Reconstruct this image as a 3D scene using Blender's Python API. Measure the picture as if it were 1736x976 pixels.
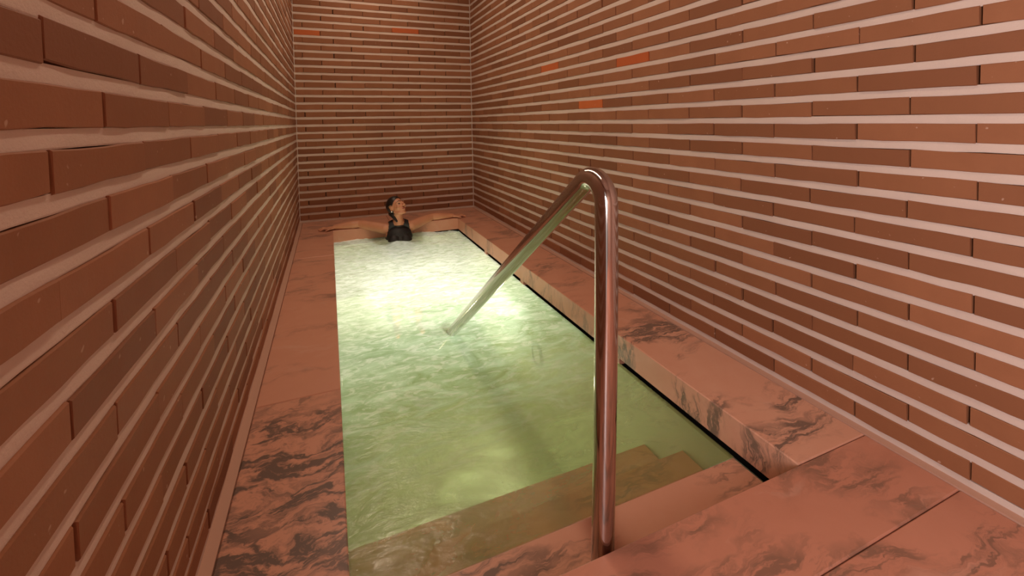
import bpy, bmesh, math, random
import numpy as np
from mathutils import Vector, Matrix

for o in list(bpy.data.objects):
    bpy.data.objects.remove(o, do_unlink=True)
scn = bpy.context.scene
COL = scn.collection

# ------------------------------------------------------------------ camera
S = 0.085                                   # height of one brick course (m)
W_PX, H_PX = 1736, 976
FPX, CXP, CYP = 772.068, 887.741, 238.088   # focal length and principal point in pixels
YAW, PITCH, ROLL = 0.404743, 0.0426836, -0.0158657
CAM = Vector((0.0, 0.0, 12.99923 * S))
fw = Vector((math.sin(YAW) * math.cos(PITCH), math.cos(YAW) * math.cos(PITCH), -math.sin(PITCH)))
rt0 = Vector((math.cos(YAW), -math.sin(YAW), 0.0))
up0 = rt0.cross(fw)
rt = math.cos(ROLL) * rt0 + math.sin(ROLL) * up0
up = -math.sin(ROLL) * rt0 + math.cos(ROLL) * up0
cam_d = bpy.data.cameras.new('camera')
cam = bpy.data.objects.new('camera', cam_d)
COL.objects.link(cam)
M = Matrix.Identity(4)
for i in range(3):
    M[i][0], M[i][1], M[i][2], M[i][3] = rt[i], up[i], -fw[i], CAM[i]
cam.matrix_world = M
cam_d.sensor_fit = 'HORIZONTAL'
cam_d.sensor_width = 36.0
cam_d.lens = FPX / W_PX * 36.0
cam_d.shift_x = (W_PX / 2 - CXP) / W_PX
cam_d.shift_y = (CYP - H_PX / 2) / W_PX
cam_d.clip_start = 0.02
scn.camera = cam


def project(P):
    d = Vector(P) - CAM
    w = d.dot(fw)
    if w < 0.02:
        return None
    return CXP + FPX * d.dot(rt) / w, CYP - FPX * d.dot(up) / w


# ------------------------------------------------------------------ world, lights, exposure
wd = bpy.data.worlds.new('world')
scn.world = wd
wd.use_nodes = True
wd.node_tree.nodes['Background'].inputs[0].default_value = (1.0, 0.90, 0.86, 1)
wd.node_tree.nodes['Background'].inputs[1].default_value = 0.6
scn.view_settings.view_transform = 'Standard'
scn.view_settings.look = 'None'
scn.view_settings.gamma = 1.0
scn.view_settings.use_curve_mapping = False
scn.view_settings.exposure = 0.0


def area_light(name, loc, direction, sx, sy, power, color):
    d = bpy.data.lights.new(name, 'AREA')
    d.shape = 'RECTANGLE'
    d.size, d.size_y = sx, sy
    d.energy = power
    d.color = color
    o = bpy.data.objects.new(name, d)
    COL.objects.link(o)
    o.location = loc
    o.rotation_euler = Vector(direction).to_track_quat('-Z', 'Z').to_euler()
    return o


# daylight through the open doorway in the left wall, behind the photographer
area_light('doorway_daylight', (-0.50, -0.80, 1.15), (1, 0.12, 0), 1.1, 2.2, 150.0, (1.0, 0.91, 0.92))
# long diffused ceiling lamp (fixture modelled below)
CEIL = 38 * S
area_light('ceiling_lamp_light', (0.45, 3.1, CEIL - 0.07), (0, 0, -1), 0.16, 4.6, 42.0, (1.0, 0.78, 0.58))

# ------------------------------------------------------------------ dimensions
XL, XR, D = -0.33326, 1.74390, 5.78863      # faces of the brickwork
L = 0.329195                                 # brick length + joint
YN = -1.5                                    # near wall
ZD = -0.025                                  # deck
PX0, PX1, PY0, PY1 = 0.015, 1.370, 0.973, 5.198   # pool opening
ZS = -0.152                                  # underside of coping slabs
ZW = -0.183                                  # water
REC = 0.020                                  # wall core behind the brick faces
BED = 0.0040                                 # recess of the mortar beds
rnd = random.Random(7)


# ------------------------------------------------------------------ node helpers
def new_mat(name):
    m = bpy.data.materials.new(name)
    m.use_nodes = True
    nt = m.node_tree
    for n in list(nt.nodes):
        nt.nodes.remove(n)
    return m, nt


def nd(nt, typ, ins=None, **props):
    n = nt.nodes.new(typ)
    for k, v in props.items():
        setattr(n, k, v)
    if ins:
        for k, v in ins.items():
            s = n.inputs[k]
            if isinstance(v, bpy.types.NodeSocket):
                nt.links.new(v, s)
            else:
                s.default_value = v
    return n


def ramp(nt, fac, stops, interp='LINEAR'):
    n = nt.nodes.new('ShaderNodeValToRGB')
    n.color_ramp.interpolation = interp
    el = n.color_ramp.elements
    while len(el) < len(stops):
        el.new(0.5)
    for e, (p, c) in zip(el, stops):
        e.position = p
        e.color = (c, c, c, 1) if isinstance(c, (int, float)) else (c[0], c[1], c[2], 1)
    nt.links.new(fac, n.inputs[0])
    return n.outputs[0]


def mixc(nt, fac, a, b, blend='MIX'):
    n = nt.nodes.new('ShaderNodeMix')
    n.data_type = 'RGBA'
    n.blend_type = blend
    for sock, v in ((n.inputs[0], fac), (n.inputs[6], a), (n.inputs[7], b)):
        if isinstance(v, bpy.types.NodeSocket):
            nt.links.new(v, sock)
        elif isinstance(v, (int, float)):
            sock.default_value = v
        else:
            sock.default_value = (v[0], v[1], v[2], 1)
    return n.outputs[2]


def math_n(nt, op, a, b=None, c=None, clamp=False):
    n = nt.nodes.new('ShaderNodeMath')
    n.operation = op
    n.use_clamp = clamp
    for i, v in enumerate((a, b, c)):
        if v is None:
            continue
        if isinstance(v, bpy.types.NodeSocket):
            nt.links.new(v, n.inputs[i])
        else:
            n.inputs[i].default_value = v
    return n.outputs[0]


def coords(nt, scale=(1, 1, 1), rot=(0, 0, 0), loc=(0, 0, 0), offset=None, pre=None):
    if pre is None:
        pre = nt.nodes.new('ShaderNodeTexCoord').outputs['Object']
    if offset is not None:
        pre = nd(nt, 'ShaderNodeVectorMath', {0: pre, 1: offset}, operation='ADD').outputs[0]
    return nd(nt, 'ShaderNodeMapping', {'Vector': pre, 'Scale': scale, 'Rotation': rot, 'Location': loc}).outputs[0]


def noise(nt, vec, scale, detail=4, rough=0.55, dist=0.0):
    return nd(nt, 'ShaderNodeTexNoise', {'Vector': vec, 'Scale': scale, 'Detail': detail, 'Roughness': rough, 'Distortion': dist}).outputs[0]


def finish(nt, shader):
    o = nt.nodes.new('ShaderNodeOutputMaterial')
    nt.links.new(shader, o.inputs[0])


def principled(nt, color, rough=0.6, metallic=0.0, normal=None, spec=0.5, **kw):
    n = nt.nodes.new('ShaderNodeBsdfPrincipled')
    for k, v in (('Base Color', color), ('Roughness', rough), ('Metallic', metallic), ('Specular IOR Level', spec)):
        if isinstance(v, bpy.types.NodeSocket):
            nt.links.new(v, n.inputs[k])
        elif isinstance(v, tuple):
            n.inputs[k].default_value = (v[0], v[1], v[2], 1)
        else:
            n.inputs[k].default_value = v
    if normal is not None:
        nt.links.new(normal, n.inputs['Normal'])
    for k, v in kw.items():
        n.inputs[k].default_value = v
    return n.outputs[0]


def bump(nt, height, strength=0.3, distance=0.01):
    return nd(nt, 'ShaderNodeBump', {'Height': height, 'Strength': strength, 'Distance': distance}).outputs[0]


def simple(name, color, rough=0.6, metallic=0.0, spec=0.5, **kw):
    m, nt = new_mat(name)
    finish(nt, principled(nt, color, rough, metallic, None, spec, **kw))
    return m


# ------------------------------------------------------------------ materials
def brick_material(name, dark, mid, light):
    m, nt = new_mat(name)
    oi = nt.nodes.new('ShaderNodeObjectInfo').outputs['Random']
    isl = nt.nodes.new('ShaderNodeNewGeometry').outputs['Random Per Island']
    r = math_n(nt, 'FRACT', math_n(nt, 'ADD', oi, isl))
    col = ramp(nt, r, [(0.0, dark), (0.45, mid), (0.8, light), (1.0, mid)])
    pos = nt.nodes.new('ShaderNodeNewGeometry').outputs['Position']
    n1 = noise(nt, pos, 9.0, 5, 0.6)
    col = mixc(nt, math_n(nt, 'MULTIPLY', ramp(nt, n1, [(0.35, 0.0), (0.7, 1.0)]), 0.32), col, dark)
    n2 = noise(nt, pos, 140.0, 3, 0.6)
    # small pale lime specks left by the pointing
    sp = noise(nt, pos, 55.0, 1, 0.4)
    speck = ramp(nt, sp, [(0.765, 0.0), (0.80, 1.0)])
    col = mixc(nt, math_n(nt, 'MULTIPLY', speck, 0.5), col, (0.55, 0.36, 0.27))
    h = math_n(nt, 'ADD', math_n(nt, 'MULTIPLY', n1, 1.0), math_n(nt, 'MULTIPLY', n2, 0.5))
    finish(nt, principled(nt, col, 0.72, 0.0, bump(nt, h, 0.25, 0.004), 0.35))
    return m


MAT = {}
MAT['brick'] = brick_material('fired_brick', (0.195, 0.070, 0.029), (0.255, 0.097, 0.041), (0.310, 0.120, 0.054))
MAT['brick_orange'] = brick_material('orange_brick', (0.40, 0.080, 0.018), (0.46, 0.105, 0.025), (0.50, 0.12, 0.03))


def mortar_material():
    m, nt = new_mat('lime_mortar')
    pos = nt.nodes.new('ShaderNodeNewGeometry').outputs['Position']
    n1 = noise(nt, pos, 6.0, 5, 0.6)
    n2 = noise(nt, pos, 160.0, 4, 0.65)
    col = mixc(nt, n1, (0.52, 0.40, 0.335), (0.63, 0.495, 0.425))
    finish(nt, principled(nt, col, 0.9, 0.0, bump(nt, n2, 0.35, 0.003), 0.2))
    return m


MAT['mortar'] = mortar_material()
MAT['core'] = simple('dark_wall_core', (0.10, 0.052, 0.032), 0.95, 0.0, 0.1)


def marble(name, base, base2, vein, angle, stretch, scale, thresh, amount, patch_scale=2.2, rough=0.38, seed=0.0):
    m, nt = new_mat(name)
    oi = nt.nodes.new('ShaderNodeObjectInfo').outputs['Random']
    off = nd(nt, 'ShaderNodeCombineXYZ', {0: math_n(nt, 'MULTIPLY', oi, 17.3), 1: math_n(nt, 'MULTIPLY', oi, 9.1), 2: seed}).outputs[0]
    v0 = coords(nt, offset=off)
    warp = nd(nt, 'ShaderNodeTexNoise', {'Vector': v0, 'Scale': 2.6, 'Detail': 5.0, 'Roughness': 0.6}).outputs[1]
    vw = nd(nt, 'ShaderNodeVectorMath', {0: warp, 1: (0.28, 0.28, 0.28)}, operation='MULTIPLY').outputs[0]
    v1 = nd(nt, 'ShaderNodeVectorMath', {0: v0, 1: vw}, operation='ADD').outputs[0]
    vv = coords(nt, scale=(1.0, stretch, 1.0), rot=(0, 0, math.radians(angle)), pre=v1)
    n = noise(nt, vv, scale, 7, 0.62, 0.35)
    ridge = math_n(nt, 'ABSOLUTE', math_n(nt, 'SUBTRACT', n, 0.5))
    line = ramp(nt, ridge, [(0.0, 1.0), (0.012, 0.85), (0.045, 0.0)])
    fine = ramp(nt, noise(nt, vv, scale * 3.1, 6, 0.7, 0.6), [(0.45, 0.0), (0.62, 1.0)])
    vp = coords(nt, scale=(1.0, 1.0 + (stretch - 1.0) * 0.35, 1.0), rot=(0, 0, math.radians(angle)), pre=v1)
    patch = ramp(nt, noise(nt, vp, patch_scale, 3, 0.5), [(thresh, 0.0), (thresh + 0.10, 1.0)])
    mask = math_n(nt, 'MULTIPLY', patch, math_n(nt, 'ADD', line, math_n(nt, 'MULTIPLY', fine, 0.75), clamp=True))
    mask = math_n(nt, 'MULTIPLY', mask, amount)
    cloud = noise(nt, v1, 3.4, 6, 0.6, 0.3)
    col = mixc(nt, ramp(nt, cloud, [(0.3, 0.0), (0.7, 1.0)]), base, base2)
    pale = ramp(nt, noise(nt, vv, scale * 1.7, 5, 0.6, 0.4), [(0.60, 0.0), (0.70, 1.0)])
    col = mixc(nt, math_n(nt, 'MULTIPLY', pale, 0.22), col, (0.62, 0.40, 0.31))
    col = mixc(nt, mask, col, vein)
    b = bump(nt, noise(nt, v0, 60, 4, 0.6), 0.06, 0.002)
    rg = ramp(nt, cloud, [(0.2, rough - 0.06), (0.8, rough + 0.10)])
    finish(nt, principled(nt, col, rg, 0.0, b, 0.45))
    return m


ROSE, ROSE2, VEIN = (0.57, 0.275, 0.180), (0.54, 0.250, 0.160), (0.075, 0.062, 0.050)
MAT['marble_plain'] = marble('rose_marble_faint_veins', ROSE, ROSE2, VEIN, 8, 4.0, 2.0, 0.50, 0.55, seed=1.0)
MAT['marble_grey'] = marble('rose_marble_grey_cloud', ROSE, ROSE2, (0.085, 0.060, 0.048), 32, 2.6, 3.0, 0.43, 0.90, 1.3, seed=3.0)
MAT['marble_vein'] = marble('rose_marble_dark_veins', (0.60, 0.32, 0.215), ROSE, VEIN, 50, 5.0, 2.0, 0.47, 0.80, seed=5.5)
MAT['marble_near'] = marble('rose_marble_brown_veins', (0.52, 0.225, 0.145), (0.46, 0.190, 0.118), (0.15, 0.090, 0.060), 72, 4.5, 1.7, 0.47, 0.72, seed=8.2, rough=0.34)
MAT['border'] = simple('pink_grout_strip', (0.48, 0.27, 0.19), 0.7)
MAT['steel'] = simple('polished_steel', (0.52, 0.46, 0.43), 0.11, 1.0)
MAT['basin'] = simple('pale_basin_plaster', (0.42, 0.50, 0.34), 0.7)
MAT['void'] = simple('dark_slot_lining', (0.02, 0.012, 0.008), 0.9)
MAT['plaster'] = simple('warm_plaster', (0.42, 0.25, 0.18), 0.85)
MAT['wood'] = simple('brown_door_frame', (0.16, 0.07, 0.035), 0.5)
MAT['trim_metal'] = simple('lamp_bezel_grey', (0.35, 0.34, 0.32), 0.5)


def emissive(name, color, strength):
    m, nt = new_mat(name)
    finish(nt, nd(nt, 'ShaderNodeEmission', {'Color': (*color, 1), 'Strength': strength}).outputs[0])
    return m


MAT['lamp_lens'] = emissive('pool_lamp_glow', (1.0, 0.95, 0.78), 1.2)
MAT['diffuser'] = emissive('ceiling_diffuser_glow', (1.0, 0.78, 0.6), 3.0)


def water_material():
    m, nt = new_mat('aerated_pool_water')
    obj = nt.nodes.new('ShaderNodeTexCoord').outputs['Object']
    sep = nd(nt, 'ShaderNodeSeparateXYZ', {0: obj})
    y = sep.outputs[1]
    x = sep.outputs[0]
    sw = coords(nt, scale=(1.0, 2.0, 1.0), rot=(0, 0, 0.35), pre=obj)
    swirl = noise(nt, sw, 3.2, 6, 0.6, 1.6)
    fine = noise(nt, sw, 11.0, 5, 0.62, 1.2)
    # bubbles rise at the far end: share of milky, aerated water along the pool
    s = math_n(nt, 'ADD', y, math_n(nt, 'MULTIPLY', math_n(nt, 'SUBTRACT', swirl, 0.5), 1.1))
    s = math_n(nt, 'ADD', s, math_n(nt, 'MULTIPLY', x, -0.35))
    aer = ramp(nt, math_n(nt, 'DIVIDE', s, 6.0), [(0.18, 0.42), (0.24, 0.72), (0.32, 0.92), (0.60, 0.83)])
    foam = ramp(nt, math_n(nt, 'DIVIDE', s, 6.0), [(0.32, 0.0), (0.60, 1.0)])
    col = mixc(nt, ramp(nt, swirl, [(0.34, 0.0), (0.66, 1.0)]), (0.30, 0.50, 0.27), (0.60, 0.84, 0.60))
    col = mixc(nt, math_n(nt, 'MULTIPLY', ramp(nt, fine, [(0.50, 0.0), (0.62, 1.0)]), 0.75), col, (0.84, 0.95, 0.82))
    white = mixc(nt, ramp(nt, fine, [(0.35, 0.0), (0.6, 1.0)]), (0.50, 0.54, 0.43), (0.78, 0.79, 0.75))
    near = ramp(nt, math_n(nt, 'DIVIDE', s, 6.0), [(0.24, 1.0), (0.42, 0.0)])
    col = mixc(nt, math_n(nt, 'MULTIPLY', near, 0.85), col, (0.30, 0.31, 0.12))
    col = mixc(nt, foam, col, white)
    hb = math_n(nt, 'ADD', swirl, math_n(nt, 'MULTIPLY', fine, 0.45))
    nrm = bump(nt, hb, 0.28, 0.03)
    dif = nd(nt, 'ShaderNodeBsdfDiffuse', {'Color': col, 'Normal': nrm}).outputs[0]
    tra = nd(nt, 'ShaderNodeBsdfTranslucent', {'Color': col}).outputs[0]
    milk = nd(nt, 'ShaderNodeMixShader', {0: 0.52, 1: dif, 2: tra}).outputs[0]
    clear = nd(nt, 'ShaderNodeBsdfTransparent', {'Color': (0.97, 0.90, 0.62, 1)}).outputs[0]
    body = nd(nt, 'ShaderNodeMixShader', {0: aer, 1: clear, 2: milk}).outputs[0]
    gl = nd(nt, 'ShaderNodeBsdfGlossy', {'Color': (1, 1, 1, 1), 'Roughness': 0.09, 'Normal': nrm}).outputs[0]
    fr = nd(nt, 'ShaderNodeFresnel', {'IOR': 1.33, 'Normal': nrm}).outputs[0]
    finish(nt, nd(nt, 'ShaderNodeMixShader', {0: fr, 1: body, 2: gl}).outputs[0])
    return m


MAT['water'] = water_material()


def skin_material():
    m, nt = new_mat('skin')
    pos = nt.nodes.new('ShaderNodeNewGeometry').outputs['Position']
    c = mixc(nt, noise(nt, pos, 14, 4, 0.5), (0.50, 0.21, 0.115), (0.60, 0.28, 0.16))
    finish(nt, principled(nt, c, 0.42, 0.0, None, 0.5))
    return m


MAT['skin'] = skin_material()
MAT['hair'] = simple('dark_hair', (0.012, 0.008, 0.006), 0.4)
MAT['suit'] = simple('black_swimsuit_fabric', (0.010, 0.009, 0.010), 0.55)
MAT['eye'] = simple('dark_eye', (0.02, 0.012, 0.01), 0.3)
MAT['lip'] = simple('lips', (0.36, 0.10, 0.075), 0.45)
MAT['pearl'] = simple('pale_earring', (0.9, 0.85, 0.78), 0.2)


# ------------------------------------------------------------------ mesh helpers
def obj(name, verts, faces, mat, parent=None, smooth=False):
    me = bpy.data.meshes.new(name)
    me.from_pydata([tuple(v) for v in verts], [], [tuple(f) for f in faces])
    me.update()
    if smooth:
        me.polygons.foreach_set('use_smooth', [True] * len(me.polygons))
    if mat is not None:
        me.materials.append(MAT[mat] if isinstance(mat, str) else mat)
    o = bpy.data.objects.new(name, me)
    COL.objects.link(o)
    if parent is not None:
        o.parent = parent
    return o


def tag(o, label=None, cat=None, group=None, kind=None):
    for k, v in (('label', label), ('category', cat), ('group', group), ('kind', kind)):
        if v:
            o[k] = v
    return o


def box(x0, x1, y0, y1, z0, z1):
    v = [(x0, y0, z0), (x1, y0, z0), (x1, y1, z0), (x0, y1, z0), (x0, y0, z1), (x1, y0, z1), (x1, y1, z1), (x0, y1, z1)]
    f = [(0, 3, 2, 1), (4, 5, 6, 7), (0, 1, 5, 4), (1, 2, 6, 5), (2, 3, 7, 6), (3, 0, 4, 7)]
    return v, f


def multi(*parts):
    V, F = [], []
    for v, f in parts:
        n = len(V)
        V += list(v)
        F += [tuple(i + n for i in q) for q in f]
    return V, F


def slab(x0, x1, y0, y1, z0, z1, b=0.004):
    """box whose top edges are eased by b"""
    v = [(x0, y0, z0), (x1, y0, z0), (x1, y1, z0), (x0, y1, z0),
         (x0, y0, z1 - b), (x1, y0, z1 - b), (x1, y1, z1 - b), (x0, y1, z1 - b),
         (x0 + b, y0 + b, z1), (x1 - b, y0 + b, z1), (x1 - b, y1 - b, z1), (x0 + b, y1 - b, z1)]
    f = [(0, 3, 2, 1), (8, 9, 10, 11)]
    for i in range(4):
        j = (i + 1) % 4
        f += [(i, j, 4 + j, 4 + i), (4 + i, 4 + j, 8 + j, 8 + i)]
    return v, f


def tube(path, radii, n=16, caps=True):
    """swept tube along path (list of Vector) with hemispherical ends"""
    P = [Vector(p) for p in path]
    if not isinstance(radii, (list, tuple)):
        radii = [radii] * len(P)
    R = list(radii)
    if caps:
        d0 = (P[0] - P[1]).normalized()
        d1 = (P[-1] - P[-2]).normalized()
        pre, post = [], []
        for a in (75, 50, 25):
            t = math.radians(a)
            pre.append((P[0] + d0 * R[0] * math.sin(t), R[0] * math.cos(t)))
        for a in (25, 50, 75):
            t = math.radians(a)
            post.append((P[-1] + d1 * R[-1] * math.sin(t), R[-1] * math.cos(t)))
        P = [q[0] for q in pre] + P + [q[0] for q in post]
        R = [q[1] for q in pre] + R + [q[1] for q in post]
    V, F = [], []
    tprev = None
    nrm = None
    for i, p in enumerate(P):
        a = P[max(i - 1, 0)]
        b = P[min(i + 1, len(P) - 1)]
        t = (b - a).normalized()
        if nrm is None:
            h = Vector((0, 0, 1)) if abs(t.z) < 0.9 else Vector((1, 0, 0))
            nrm = t.cross(h).normalized()
        else:
            nrm = (nrm - t * nrm.dot(t)).normalized()
        bn = t.cross(nrm)
        for k in range(n):
            th = 2 * math.pi * k / n
            V.append(p + (nrm * math.cos(th) + bn * math.sin(th)) * R[i])
    m = len(P)
    for i in range(m - 1):
        for k in range(n):
            k2 = (k + 1) % n
            F.append((i * n + k, i * n + k2, (i + 1) * n + k2, (i + 1) * n + k))
    F.append(tuple(range(n - 1, -1, -1)))
    F.append(tuple((m - 1) * n + k for k in range(n)))
    return V, F


def ellipsoid(c, r, rot=None, nu=20, nv=14):
    V, F = [], []
    c = Vector(c)
    for i in range(1, nv):
        ph = math.pi * i / nv
        for k in range(nu):
            th = 2 * math.pi * k / nu
            p = Vector((r[0] * math.sin(ph) * math.cos(th), r[1] * math.sin(ph) * math.sin(th), r[2] * math.cos(ph)))
            V.append((rot @ p if rot else p) + c)
    top = Vector((0, 0, r[2]))
    V.append((rot @ top if rot else top) + c)
    V.append((rot @ -top if rot else -top) + c)
    t, b = len(V) - 2, len(V) - 1
    for i in range(nv - 2):
        for k in range(nu):
            k2 = (k + 1) % nu
            F.append((i * nu + k, (i + 1) * nu + k, (i + 1) * nu + k2, i * nu + k2))
    for k in range(nu):
        k2 = (k + 1) % nu
        F.append((t, k, k2))
        F.append((b, (nv - 2) * nu + k2, (nv - 2) * nu + k))
    return V, F


# ------------------------------------------------------------------ brick walls
BH = 0.0575                                  # brick height
PROUD = 0.017
SEG = 4


def brick_shape(length, r):
    """one brick: x along the wall, +y out of the wall, z up; front face at y = 0"""
    xs = [length * i / SEG for i in range(SEG + 1)]
    rows = []
    c = 0.0022
    for x in xs:
        jt, jb, jf = r.uniform(-0.0022, 0.0016), r.uniform(-0.0016, 0.0018), r.uniform(-0.0010, 0.0010)
        ex = 0.0012 if x == 0 else (-0.0012 if x == xs[-1] else 0.0)
        rows.append([(x, -PROUD - 0.004, 0.0 + jb), (x, -c, 0.0 + jb), (x + ex, jf, c * 0.8 + jb),
                     (x + ex, jf, BH - c + jt), (x, -c * 1.1, BH + jt), (x, -PROUD - 0.004, BH + jt)])
    V = [p for q in rows for p in q]
    F = []
    for i in range(SEG):
        for k in range(5):
            F.append((i * 6 + k, (i + 1) * 6 + k, (i + 1) * 6 + k + 1, i * 6 + k + 1))
    F.append((0, 1, 2, 3, 4, 5))
    F.append(tuple(SEG * 6 + k for k in range(5, -1, -1)))
    return V, F


JOINT = 0.0055
full_len = L - JOINT
variants = [brick_shape(full_len, rnd) for _ in range(8)]
var_mesh = []
for vi, (v, f) in enumerate(variants):
    for key in ('brick', 'brick_orange'):
        me = bpy.data.meshes.new('brick')
        me.from_pydata(v, [], f)
        me.materials.append(MAT[key])
        me.update()
        var_mesh.append(me)

NROWS = 38


def wall_rows(a0, a1, phase_even, phase_odd):
    """(row, start, length) of every brick of a wall running from a0 to a1"""
    out = []
    for row in range(NROWS):
        ph = (phase_even if row % 2 == 0 else phase_odd) + rnd.uniform(-0.007, 0.007)
        n0 = math.floor((a0 - ph) / L) - 1
        n1 = math.ceil((a1 - ph) / L) + 1
        for n in range(n0, n1):
            s = ph + n * L + JOINT / 2 + rnd.gauss(0, 0.0019)
            e = s + full_len
            s2, e2 = max(s, a0), min(e, a1)
            if e2 - s2 > 0.03:
                out.append((row, s2, e2 - s2))
    return out


def build_wall(name, to_world, rotz, bricks, backing, a0, a1, orange=()):
    """to_world(a, z, out) -> point; bricks proud of a mortar backing"""
    w = obj(name, *backing, 'core')
    tag(w, kind='structure')
    scored = []
    for (row, s, ln) in bricks:
        z = row * S
        area = 0.0
        pts = [project(to_world(s, z, 0)), project(to_world(s + ln, z, 0)), project(to_world(s + ln, z + BH, 0)), project(to_world(s, z + BH, 0))]
        if all(q is not None for q in pts):
            q = [(min(max(a, 0), W_PX), min(max(b, 0), H_PX)) for a, b in pts]
            for i in range(4):
                x0, y0 = q[i]
                x1, y1 = q[(i + 1) % 4]
                area += x0 * y1 - x1 * y0
            area = abs(area) / 2
        scored.append((area, row, s, ln))
    scored.sort(key=lambda t: -t[0])
    SV, SF = [], []
    cs, sn = math.cos(rotz), math.sin(rotz)
    for i, (area, row, s, ln) in enumerate(scored):
        is_or = any(row == r and s <= a <= s + ln for r, a in orange)
        vi = rnd.randrange(8)
        out = rnd.gauss(0, 0.0011)
        dz = rnd.uniform(-0.0012, 0.0012)
        loc = Vector(to_world(s if rotz_dir[name] > 0 else s + ln, row * S + dz, out))
        if i < 300 and (area > 30 or is_or):
            b = bpy.data.objects.new('brick', var_mesh[vi * 2 + (1 if is_or else 0)])
            COL.objects.link(b)
            b.parent = w
            b.location = loc
            b.rotation_euler = (0, rnd.gauss(0, 0.0022), rotz)
            b.scale = (ln / full_len, 1, 1)
        else:
            k = ln / full_len
            n = len(SV)
            for p in variants[vi][0]:
                x, y = p[0] * k, p[1]
                SV.append((loc.x + x * cs - y * sn, loc.y + x * sn + y * cs, loc.z + p[2]))
            SF += [tuple(q + n for q in f) for f in variants[vi][1]]
    # a bed of mortar under every course
    for row in range(NROWS + 1):
        if name == 'wall_left' and row < 28:
            spans = [(-0.20, a1)]
        else:
            spans = [(a0, a1)]
        for (u0, u1) in spans:
            n = max(2, int((u1 - u0) / 0.09))
            z0 = row * S - (S - BH) - 0.0010 if row else ZD - 0.03
            z1 = row * S + 0.0008
            V, F = [], []
            for k in range(n + 1):
                u = u0 + (u1 - u0) * k / n
                f0, f1 = rnd.gauss(-BED, 0.0005), rnd.gauss(-BED, 0.0005)
                lo = rnd.gauss(0, 0.0009)
                for (o_, z_) in ((-REC - 0.004, z0), (f0 - 0.0006, z0 + lo - 0.0006), (f0, z0 + lo + 0.002), (f1, z1 - 0.001), (-REC - 0.004, z1)):
                    V.append(to_world(u, z_, o_))
            for k in range(n):
                for q in range(4):
                    a = k * 5 + q
                    F.append((a, a + 5, a + 6, a + 1))
            obj('mortar_bed', V, F, 'mortar', w)
    st = obj('brick_courses', SV, SF, 'brick', w)
    tag(st, kind='stuff')
    return w


GAP = 0.008
rotz_dir = {'wall_left': -1, 'wall_right': 1, 'wall_back': -1}
T = 0.06
# local +y of a brick must point into the room
bl = [b for b in wall_rows(YN, D - GAP, 0.405 * L, 0.857 * L) if b[0] > 27 or b[1] > -0.20 or b[1] + b[2] < -1.40]
br = wall_rows(YN, D - GAP, 0.6984, 0.8665)
bb = wall_rows(XL + GAP, XR - GAP, 0.0925, 0.2802)
orange_r = [(17, 2.324), (18, 3.45), (14, 2.844)]
orange_b = [(25, -0.203), (26, 0.919)]
wl = build_wall('wall_left', lambda a, z, o: (XL + o, a, z), -math.pi / 2, bl, multi(box(XL - REC - T, XL - REC, -0.25, D + REC + T, -1.5, CEIL), box(XL - REC - T, XL - REC, YN, -1.35, -1.5, CEIL), box(XL - REC - T, XL - REC, -1.35, -0.25, 2.30, CEIL)), YN, D)
wr = build_wall('wall_right', lambda a, z, o: (XR - o, a, z), math.pi / 2, br, box(XR + REC, XR + REC + T, YN, D + REC + T, -1.5, CEIL), YN, D, orange_r)
wb = build_wall('wall_back', lambda a, z, o: (a, D - o, z), math.pi, bb, box(XL - REC, XR + REC, D + REC, D + REC + T, -1.5, CEIL), XL, XR, orange_b)

# mortar filling the two back corners
for xx, ww in ((XL - 0.004, wl), (XR - 0.006, wr)):
    obj('mortar_bed', *box(xx, xx + 0.010, D - 0.005, D + REC, ZD - 0.03, CEIL), 'mortar', ww)

# near wall, doorway in the left wall, ceiling
wn = obj('wall_near', *box(XL - REC - T, XR + REC + T, YN - 0.1, YN, -0.2, CEIL), 'plaster')
tag(wn, kind='structure')
df = obj('door_1', *multi(box(XL - 0.09, XL + 0.006, -1.35, -1.30, ZD, 2.30), box(XL - 0.09, XL + 0.006, -0.30, -0.25, ZD, 2.30),
                          box(XL - 0.09, XL + 0.006, -1.30, -0.30, 2.25, 2.30)), 'wood')
tag(df, kind='structure')
ce = obj('ceiling', *box(XL - REC - T, XR + REC + T, YN - 0.1, D + REC + T, CEIL, CEIL + 0.08), 'plaster')
tag(ce, kind='structure')

# ------------------------------------------------------------------ deck: marble coping slabs
fl = obj('floor', *multi(box(XL - REC, -0.12, PY0 - 0.0, D + REC, -1.45, ZS - 0.002), box(PX1 + 0.13, XR + REC, PY0, D + REC, -1.45, ZS - 0.002),
                         box(-0.12, PX1 + 0.13, PY1 + 0.12, D + REC, -1.45, ZS - 0.002), box(XL - REC, XR + REC, YN, PY0 - 0.012, -1.45, ZS - 0.002)), 'void')
tag(fl, kind='structure')
BX0, BX1, BY1 = -0.305, 1.716, 5.762
G = 0.0012
slabs = [
    (BX0, PX0, PY0, 2.062, 'marble_grey'), (BX0, PX0, 2.062, 4.24, 'marble_plain'), (BX0, PX0, 4.24, PY1, 'marble_plain'),
    (PX1, BX1, PY0, 2.008, 'marble_vein'), (PX1, BX1, 2.008, 4.13, 'marble_plain'), (PX1, BX1, 4.13, PY1, 'marble_plain'),
    (BX0, 0.62, PY1, BY1, 'marble_plain'), (0.62, BX1, PY1, BY1, 'marble_plain'),
    (BX0, BX1, 0.708, PY0, 'marble_near'), (BX0, 0.42, -0.40, 0.708, 'marble_near'), (0.42, BX1, -0.40, 0.708, 'marble_near'),
    (BX0, 0.70, YN, -0.40, 'marble_near'), (0.70, BX1, YN, -0.40, 'marble_near')]
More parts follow.
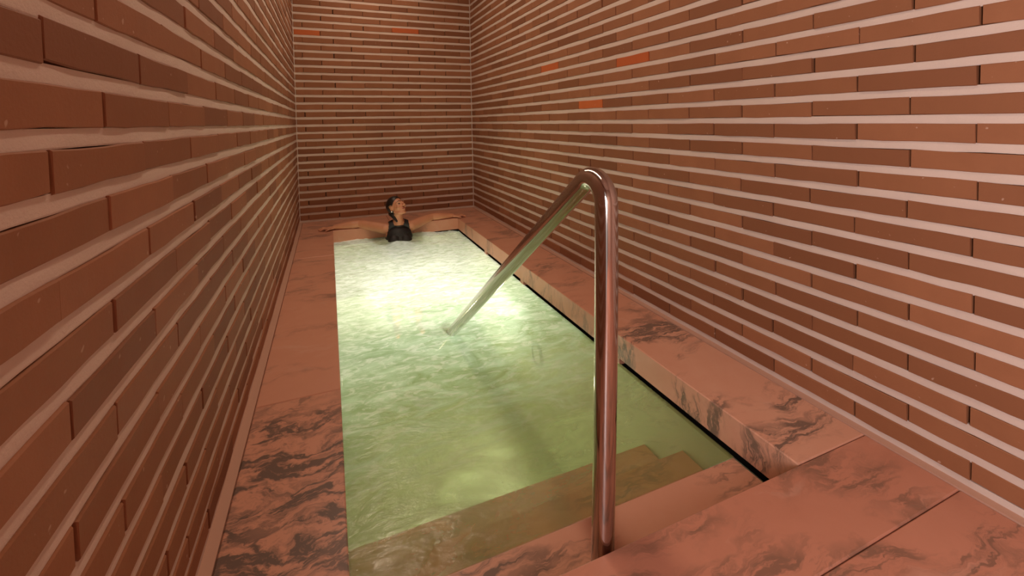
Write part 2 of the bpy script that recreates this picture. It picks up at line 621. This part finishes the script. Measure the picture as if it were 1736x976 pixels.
for (x0, x1, y0, y1, mt) in slabs:
    dz = rnd.uniform(-0.0008, 0.0008)
    s = obj('marble_slab', *slab(x0 + G, x1 - G, y0 + G, y1 - G, ZS, ZD + dz), mt, fl)
# narrow grout strips between slabs and walls
for i, b in enumerate((box(XL - REC, BX0, YN, D + REC, ZS, ZD + 0.003), box(BX1, XR + REC, YN, D + REC, ZS, ZD + 0.003),
                       box(BX0, BX1, BY1, D + REC, ZS, ZD + 0.003))):
    tag(obj('trim_%d' % (i + 1), *b, 'border'), kind='structure')

# ------------------------------------------------------------------ pool basin, steps
ZF = -1.25
t = 0.12
tw = 0.018
basin = obj('pool_basin', *multi(box(PX0 - tw, PX0, PY0, PY1 + tw, ZF, ZW - 0.010), box(PX1, PX1 + tw, PY0, PY1 + tw, ZF, ZW - 0.010),
                                 box(PX0, PX1, PY1, PY1 + tw, ZF, ZW - 0.010), box(PX0 - t, PX1 + t, PY0 - 0.01, PY1 + t, ZF - 0.1, ZF),
                                 box(PX0, PX1, 4.72, PY1, ZF, -0.60)), 'basin')
tag(basin, kind='structure')
for (y0, y1, zt, mt) in ((PY0 - 0.011, 1.232, -0.172, 'marble_vein'), (1.232, 1.50, -0.325, 'marble_plain'), (1.50, 1.76, -0.47, 'marble_plain')):
    obj('stone_step', *slab(PX0, PX1, y0, y1, ZF, zt, 0.010), mt, basin)
for (yy, w_) in ((1.985, 0.03), (3.29, 0.06), (4.20, 0.06)):
    obj('spacer_block', *box(PX1 + 0.004, PX1 + 0.10, yy - w_ / 2, yy + w_ / 2, ZW - 0.005, ZS), 'marble_plain', basin)


# ------------------------------------------------------------------ underwater lamps
def pool_lamp(loc, direction, label, power):
    root = bpy.data.objects.new('underwater_lamp', None)
    COL.objects.link(root)
    root.location = loc
    q = Vector(direction).to_track_quat('Z', 'Y')
    root.rotation_euler = q.to_euler()
    n = 24
    V, F = [], []
    prof = [(0.0, 0.0), (0.085, 0.0), (0.085, 0.012), (0.075, 0.020), (0.064, 0.014), (0.064, 0.004), (0.0, 0.004)]
    rings = prof[1:-1]
    for (r, h) in rings:
        for k in range(n):
            a = 2 * math.pi * k / n
            V.append((r * math.cos(a), r * math.sin(a), h))
    for i in range(len(rings) - 1):
        for k in range(n):
            k2 = (k + 1) % n
            F.append((i * n + k, i * n + k2, (i + 1) * n + k2, (i + 1) * n + k))
    F.append(tuple(range(n - 1, -1, -1)))
    F.append(tuple((len(rings) - 1) * n + k for k in range(n)))
    obj('bezel', V, F, 'trim_metal', root, True)
    V, F = [], []
    for (r, h) in ((0.062, 0.006), (0.045, 0.013), (0.022, 0.017)):
        for k in range(n):
            a = 2 * math.pi * k / n
            V.append((r * math.cos(a), r * math.sin(a), h))
    for i in range(2):
        for k in range(n):
            k2 = (k + 1) % n
            F.append((i * n + k, i * n + k2, (i + 1) * n + k2, (i + 1) * n + k))
    F.append(tuple(2 * n + k for k in range(n)))
    obj('lens', V, F, 'lamp_lens', root, True)
    ld = bpy.data.lights.new('underwater_lamp_light', 'SPOT')
    ld.spot_size = math.radians(165)
    ld.spot_blend = 0.35
    ld.energy = power
    ld.color = (1.0, 0.97, 0.89)
    ld.shadow_soft_size = 0.05
    lo = bpy.data.objects.new('underwater_lamp_light', ld)
    COL.objects.link(lo)
    lo.parent = root
    lo.location = (0, 0, 0.075)
    lo.rotation_euler = (math.pi, 0, 0)
    tag(root, label, 'pool lamp', 'lamps glowing under the water')
    return root


pool_lamp((0.68, 3.80, -1.249), (0, 0.12, 1), 'white lamp glowing under the bubbling water in front of the bather', 106)
pool_lamp((PX0 + 0.001, 3.40, -0.66), (1, 0, 0), 'white lamp glowing under water at the left pool edge', 13)
pool_lamp((PX1 - 0.001, 3.00, -0.62), (-1, 0, 0), 'white lamp glowing under water behind the sloping handrail leg', 26)


# ------------------------------------------------------------------ water surface
def hash_waves(seed, n, kmin, kmax):
    r = np.random.RandomState(seed)
    a = r.rand(n) * 2 * np.pi
    k = kmin * (kmax / kmin) ** r.rand(n)
    return np.stack([k * np.cos(a), k * np.sin(a), r.rand(n) * 2 * np.pi, 1 / k ** 1.05], 1)


def wave(X, Y, ws):
    h = np.zeros_like(X)
    for kx, ky, p, a in ws:
        h += a * np.sin(kx * X + ky * Y + p + 0.9 * np.sin(0.7 * ky * X - 0.6 * kx * Y))
    return h / (np.sqrt((ws[:, 3] ** 2).sum()))


def water_surface():
    x0, x1, y0, y1 = PX0 - 0.012, PX1 + 0.010, 1.236, PY1 + 0.012
    nx, ny = 150, 420
    X, Y = np.meshgrid(np.linspace(x0, x1, nx), np.linspace(y0, y1, ny))
    calm = wave(X, Y, hash_waves(3, 14, 6, 30)) * 0.0022
    churn = wave(X, Y, hash_waves(5, 22, 12, 60))
    amp = 0.001 + 0.0048 * np.clip((Y - 2.3) / 2.6, 0, 1) ** 1.2
    froth = np.maximum(0, wave(X, Y, hash_waves(9, 30, 40, 190)))
    fa = 0.004 * np.clip((Y - 3.9) / 1.2, 0, 1)
    edge = np.clip(np.minimum(PX1 + 0.01 - X, X - PX0) / 0.08, 0.15, 1) * np.clip((Y - y0) / 0.25, 0.1, 1)
    lift = 0.034 * np.clip((Y - 4.55) / 0.5, 0, 1) * np.clip((PX1 - X) / 0.3, 0, 1)
    Z = ZW + (calm + churn * amp + froth * fa) * edge + lift
    V = np.stack([X.ravel(), Y.ravel(), Z.ravel()], 1)
    idx = np.arange(nx * ny).reshape(ny, nx)
    F = np.stack([idx[:-1, :-1].ravel(), idx[:-1, 1:].ravel(), idx[1:, 1:].ravel(), idx[1:, :-1].ravel()], 1)
    o = obj('pool_water', V.tolist(), F.tolist(), 'water', None, True)
    tag(o, 'milky green bubbling water filling the long narrow pool', 'water')
    return o


water_surface()

# ------------------------------------------------------------------ handrail
def handrail():
    r = 0.031
    rb = 0.066
    x0, x1, xe = 0.643, 0.668, 0.655
    yp = 1.012
    sl = -0.701
    zi = 1.005
    zc = zi - rb * (-sl + math.sqrt(1 + sl * sl))
    c = Vector((0, yp + rb, zc))
    path = [Vector((x0, yp, -0.172))]
    for i in range(1, 8):
        tt = i / 8
        path.append(Vector((x0 + (x1 - x0) * (1 - (1 - tt) ** 1.6), yp, -0.172 + (zc + 0.172) * tt)))
    end_ang = math.pi / 2 + math.atan(-sl)
    for i in range(0, 17):
        a = math.pi - end_ang * 0 - (math.pi / 2 + math.atan(-sl)) * 0
        th = math.pi - (math.pi - (math.pi / 2 - math.atan(-sl))) * i / 16
        path.append(Vector((x1, c.y + rb * math.cos(th), c.z + rb * math.sin(th))))
    p = path[-1]
    dirv = Vector((0, 1, sl)).normalized()
    ye = 3.02
    for i in range(1, 9):
        yy = p.y + (ye - p.y) * i / 8
        path.append(Vector((x1 + (xe - x1) * i / 8, yy, p.z + (yy - p.y) * sl)))
    root = bpy.data.objects.new('handrail', None)
    COL.objects.link(root)
    root.location = (x0, yp, -0.172)
    q = [v - Vector(root.location) for v in path]
    V, F = tube(q, r, 32, False)
    for nm, a, b in (('post', 0, 9), ('bend', 9, 24), ('sloping_bar', 24, len(q) - 1)):
        fs = [f for f in F if len(f) == 4 and a <= min(f) // 32 < b]
        use = sorted(set(i for f in fs for i in f))
        mp = {v: i for i, v in enumerate(use)}
        obj(nm, [V[i] for i in use], [tuple(mp[i] for i in f) for f in fs], 'steel', root, True)
    tag(root, 'bent polished steel handrail standing on the first pool step', 'handrail')
    return root


handrail()

# ------------------------------------------------------------------ ceiling lamp fixture
cl = bpy.data.objects.new('ceiling_lamp', None)
COL.objects.link(cl)
cl.location = (0.45, 3.1, CEIL)
obj('housing', *multi(box(-0.11, -0.09, -2.35, 2.35, -0.06, 0), box(0.09, 0.11, -2.35, 2.35, -0.06, 0),
                      box(-0.11, 0.11, -2.37, -2.35, -0.06, 0), box(-0.11, 0.11, 2.35, 2.37, -0.06, 0)), 'trim_metal', cl)
obj('diffuser', *box(-0.09, 0.09, -2.35, 2.35, -0.050, -0.040), 'diffuser', cl)
tag(cl, 'long slim ceiling lamp above the pool', 'lamp')


# ------------------------------------------------------------------ the bather
def bather():
    parts = []
    XC = 0.672
    A = lambda *t: parts.append(t)
    V3 = Vector
    # trunk, leaning back against the edge of the pool
    A(*tube([V3((XC, 4.93, -0.52)), V3((XC, 4.98, -0.36)), V3((XC, 5.04, -0.20)), V3((XC, 5.075, -0.08))], [0.10, 0.088, 0.095, 0.075], 20))
    A(*ellipsoid((XC, 4.91, -0.54), (0.165, 0.12, 0.10)))
    A(*ellipsoid((XC, 5.02, -0.24), (0.125, 0.085, 0.15)))
    A(*ellipsoid((XC, 5.05, -0.115), (0.142, 0.080, 0.10)))
    for s in (-1, 1):
        A(*ellipsoid((XC + s * 0.062, 4.985, -0.165), (0.062, 0.045, 0.070)))
    # shoulders and neck
    A(*tube([V3((XC - 0.125, 5.085, -0.030)), V3((XC - 0.06, 5.085, 0.004)), V3((XC, 5.085, 0.015)), V3((XC + 0.06, 5.085, 0.004)), V3((XC + 0.125, 5.085, -0.030))],
            [0.048, 0.046, 0.05, 0.046, 0.048], 16))
    HEADC = V3((0.652, 5.045, 0.196))
    A(*tube([V3((XC, 5.08, -0.01)), V3((XC - 0.002, 5.065, 0.05)), V3((XC - 0.010, 5.06, 0.13))], [0.058, 0.050, 0.052], 18))
    # arms stretched out along the rim
    for s in (-1, 1):
        sh = V3((XC + s * 0.138, 5.09, -0.034))
        el = V3((XC + s * 0.395, 5.225, 0.018))
        wr_ = V3((XC + s * 0.640, 5.245, 0.004))
        A(*tube([sh, sh.lerp(el, 0.35), sh.lerp(el, 0.75), el], [0.058, 0.055, 0.047, 0.041], 16))
        A(*tube([el, el.lerp(wr_, 0.3), el.lerp(wr_, 0.75), wr_], [0.041, 0.043, 0.033, 0.026], 16))
        hd = V3((XC + s * 0.725, 5.225, -0.004))
        A(*ellipsoid(wr_.lerp(hd, 0.55), (0.055, 0.040, 0.017)))
        yaw_h = -0.12
        for k, (dy, ln) in enumerate(((-0.031, 0.062), (-0.010, 0.074), (0.011, 0.080), (0.032, 0.070))):
            b0 = V3((XC + s * 0.722, 5.232 + dy, 0.000))
            sp = dy * 0.35
            A(*tube([b0, b0 + V3((s * ln * 0.45, sp * 0.5 + yaw_h * 0.02, 0.006)), b0 + V3((s * ln, sp + yaw_h * 0.04, -0.010))], [0.0095, 0.0088, 0.0075], 10))
        t0 = V3((XC + s * 0.665, 5.215, -0.002))
        A(*tube([t0, t0 + V3((s * 0.030, -0.034, 0.0)), t0 + V3((s * 0.062, -0.048, -0.010))], [0.0125, 0.0105, 0.0085], 10))
        # thighs and shins under the water
        hp = V3((XC + s * 0.09, 4.88, -0.54))
        kn = V3((XC + s * 0.11, 4.585, -0.52))
        an = V3((XC + s * 0.11, 4.60, -0.90))
        A(*tube([hp, hp.lerp(kn, 0.5), kn], [0.088, 0.072, 0.056], 16))
        A(*tube([kn, kn.lerp(an, 0.3), an], [0.055, 0.056, 0.036], 16))
        A(*tube([an + V3((0, 0.03, -0.02)), an + V3((s * 0.01, -0.15, -0.045))], [0.036, 0.026], 12))
    # head, built facing -y and upright, then tipped back and turned
    rot = Matrix.Rotation(math.radians(40), 3, 'Z') @ Matrix.Rotation(math.radians(-30), 3, 'X') @ Matrix.Rotation(math.radians(4), 3, 'Y')

    def H(p):
        return rot @ V3(p) + HEADC

    def HE(c, r, extra=None):
        v, f = ellipsoid((0, 0, 0), r, extra)
        return [H(V3(p) + V3(c)) for p in v], f

    def HT(path, rad, n=10):
        v, f = tube(path, rad, n)
        return [H(p) for p in v], f
    A(*HE((0, 0.012, 0.030), (0.074, 0.092, 0.085)))
    A(*HE((0, -0.030, -0.010), (0.064, 0.062, 0.090)))
    A(*HE((0, -0.042, -0.062), (0.047, 0.044, 0.042)))
    A(*HE((0, -0.070, -0.094), (0.022, 0.018, 0.016)))
    for s in (-1, 1):
        A(*HE((s * 0.040, -0.062, -0.026), (0.024, 0.022, 0.020)))
        A(*HT([(s * 0.014, -0.092, 0.024), (s * 0.034, -0.087, 0.030), (s * 0.054, -0.068, 0.024)], [0.008, 0.009, 0.007]))
        A(*HE((s * 0.074, 0.012, -0.008), (0.007, 0.017, 0.030)))
        A(*HT([(s * 0.050, 0.0, -0.055), (s * 0.042, -0.04, -0.082), (s * 0.018, -0.066, -0.094)], [0.016, 0.015, 0.013]))
    A(*HT([(0, -0.090, 0.022), (0, -0.104, 0.0), (0, -0.116, -0.020)], [0.008, 0.010, 0.012]))
    for s in (-1, 1):
        A(*HE((s * 0.011, -0.104, -0.026), (0.009, 0.010, 0.008)))
    A(*HT([(-0.022, -0.086, -0.053), (0, -0.096, -0.050), (0.022, -0.086, -0.053)], [0.004, 0.007, 0.004]))
    A(*HT([(-0.020, -0.085, -0.063), (0, -0.094, -0.065), (0.020, -0.085, -0.063)], [0.004, 0.007, 0.004]))
    V, F = multi(*parts)
    raw = obj('body', V, F, 'skin')
    rm = raw.modifiers.new('remesh', 'REMESH')
    rm.mode = 'VOXEL'
    rm.voxel_size = 0.0046
    sm = raw.modifiers.new('smooth', 'SMOOTH')
    sm.iterations = 4
    sm.factor = 0.5
    dg = bpy.context.evaluated_depsgraph_get()
    me = bpy.data.meshes.new_from_object(raw.evaluated_get(dg))
    bpy.data.objects.remove(raw, do_unlink=True)
    me.polygons.foreach_set('use_smooth', [True] * len(me.polygons))
    if not me.materials:
        me.materials.append(MAT['skin'])
    root = bpy.data.objects.new('person', None)
    COL.objects.link(root)
    root.location = (XC, 4.91, -0.60)
    off = -Vector(root.location)
    me.transform(Matrix.Translation(off))
    body = bpy.data.objects.new('body', me)
    COL.objects.link(body)
    body.parent = root
    tag(root, 'person in black swimsuit leaning back in the water, arms spread along the rim, looking up', 'person')

    n = len(me.vertices)
    co = np.empty(n * 3)
    me.vertices.foreach_get('co', co)
    co = co.reshape(-1, 3) - np.array(off)
    no = np.empty(n * 3)
    me.vertex_normals.foreach_get('vector', no)
    no = no.reshape(-1, 3)
    polys = [tuple(p.vertices) for p in me.polygons]
    Hc = (co - np.array(HEADC)) @ np.array(rot)          # head-local coordinates

    def shell(name, keep, thick, mat):
        use = sorted(set(i for f in polys if all(keep[i] for i in f) for i in f))
        mp = {v: i for i, v in enumerate(use)}
        vv = co[use] + no[use] * thick[use][:, None] + np.array(off)
        ff = [tuple(mp[i] for i in f) for f in polys if all(keep[i] for i in f)]
        o = obj(name, vv.tolist(), ff, mat, root, True)
        so = o.modifiers.new('thickness', 'SOLIDIFY')
        so.thickness = 0.006
        so.offset = -1
        return o
    # swimsuit: tank top with a scooped neckline
    dx = np.abs(co[:, 0] - XC)
    z = co[:, 2]
    half = np.interp(z, [-0.6, -0.30, -0.16, -0.06, 0.06], [0.26, 0.18, 0.150, 0.118, 0.100])
    neck = (dx < 0.046) & (z > 0.002) & (co[:, 1] < 5.09)
    hips = (z < -0.52) & (co[:, 1] < 4.80)
    keep = (dx < half) & (z < 0.052) & (z > -0.62) & ~neck & ~hips & (np.hypot(dx, co[:, 1] - 5.07) > np.where(z > 0.012, 0.060, 0.0))
    shell('swimsuit', keep, np.full(n, 0.005), 'suit')
    # hair, combed back behind the ears
    hx, hy, hz = Hc.T
    line = np.interp(hz, [-0.10, -0.02, 0.03, 0.070, 0.12], [0.030, 0.016, -0.030, -0.060, -0.10])
    keep = (hy > line) & (hz > -0.065) & (np.abs(hx) < 0.2) & (co[:, 2] > 0.04) & (np.linalg.norm(Hc, axis=1) < 0.16)
    ear = (np.abs(hx) > 0.066) & (np.abs(hy - 0.012) < 0.022) & (hz < 0.026)
    keep &= ~ear
    th = 0.004 + 0.010 * np.clip((hy - line) / 0.05, 0, 1)
    shell('hair', keep, th, 'hair')
    bv, bf = multi(HE((0, 0.098, -0.030), (0.036, 0.032, 0.036)), HT([(-0.03, 0.075, -0.05), (-0.02, 0.062, -0.10), (-0.015, 0.055, -0.14)], [0.022, 0.018, 0.010]))
    obj('hair_bun', [Vector(p) + off for p in bv], bf, 'hair', root, True)
    for s in (-1, 1):
        v, f = HE((s * 0.031, -0.0815, 0.006), (0.0125, 0.006, 0.0052))
        obj('eye', [Vector(p) + off for p in v], f, 'eye', root, True)
        v, f = HT([(s * 0.015, -0.100, 0.030), (s * 0.033, -0.096, 0.036), (s * 0.053, -0.076, 0.030)], [0.0022, 0.003, 0.0018], 8)
        obj('eyebrow', [Vector(p) + off for p in v], f, 'hair', root, True)
    v, f = multi(HT([(-0.021, -0.090, -0.0535), (0, -0.1005, -0.0515), (0.021, -0.090, -0.0535)], [0.002, 0.0045, 0.002], 8),
                 HT([(-0.019, -0.089, -0.0625), (0, -0.0985, -0.0645), (0.019, -0.089, -0.0625)], [0.002, 0.005, 0.002], 8))
    obj('lips', [Vector(p) + off for p in v], f, 'lip', root, True)
    v, f = HE((-0.082, 0.010, -0.040), (0.007, 0.007, 0.008))
    obj('earring', [Vector(p) + off for p in v], f, 'pearl', root, True)
    return root


bather()
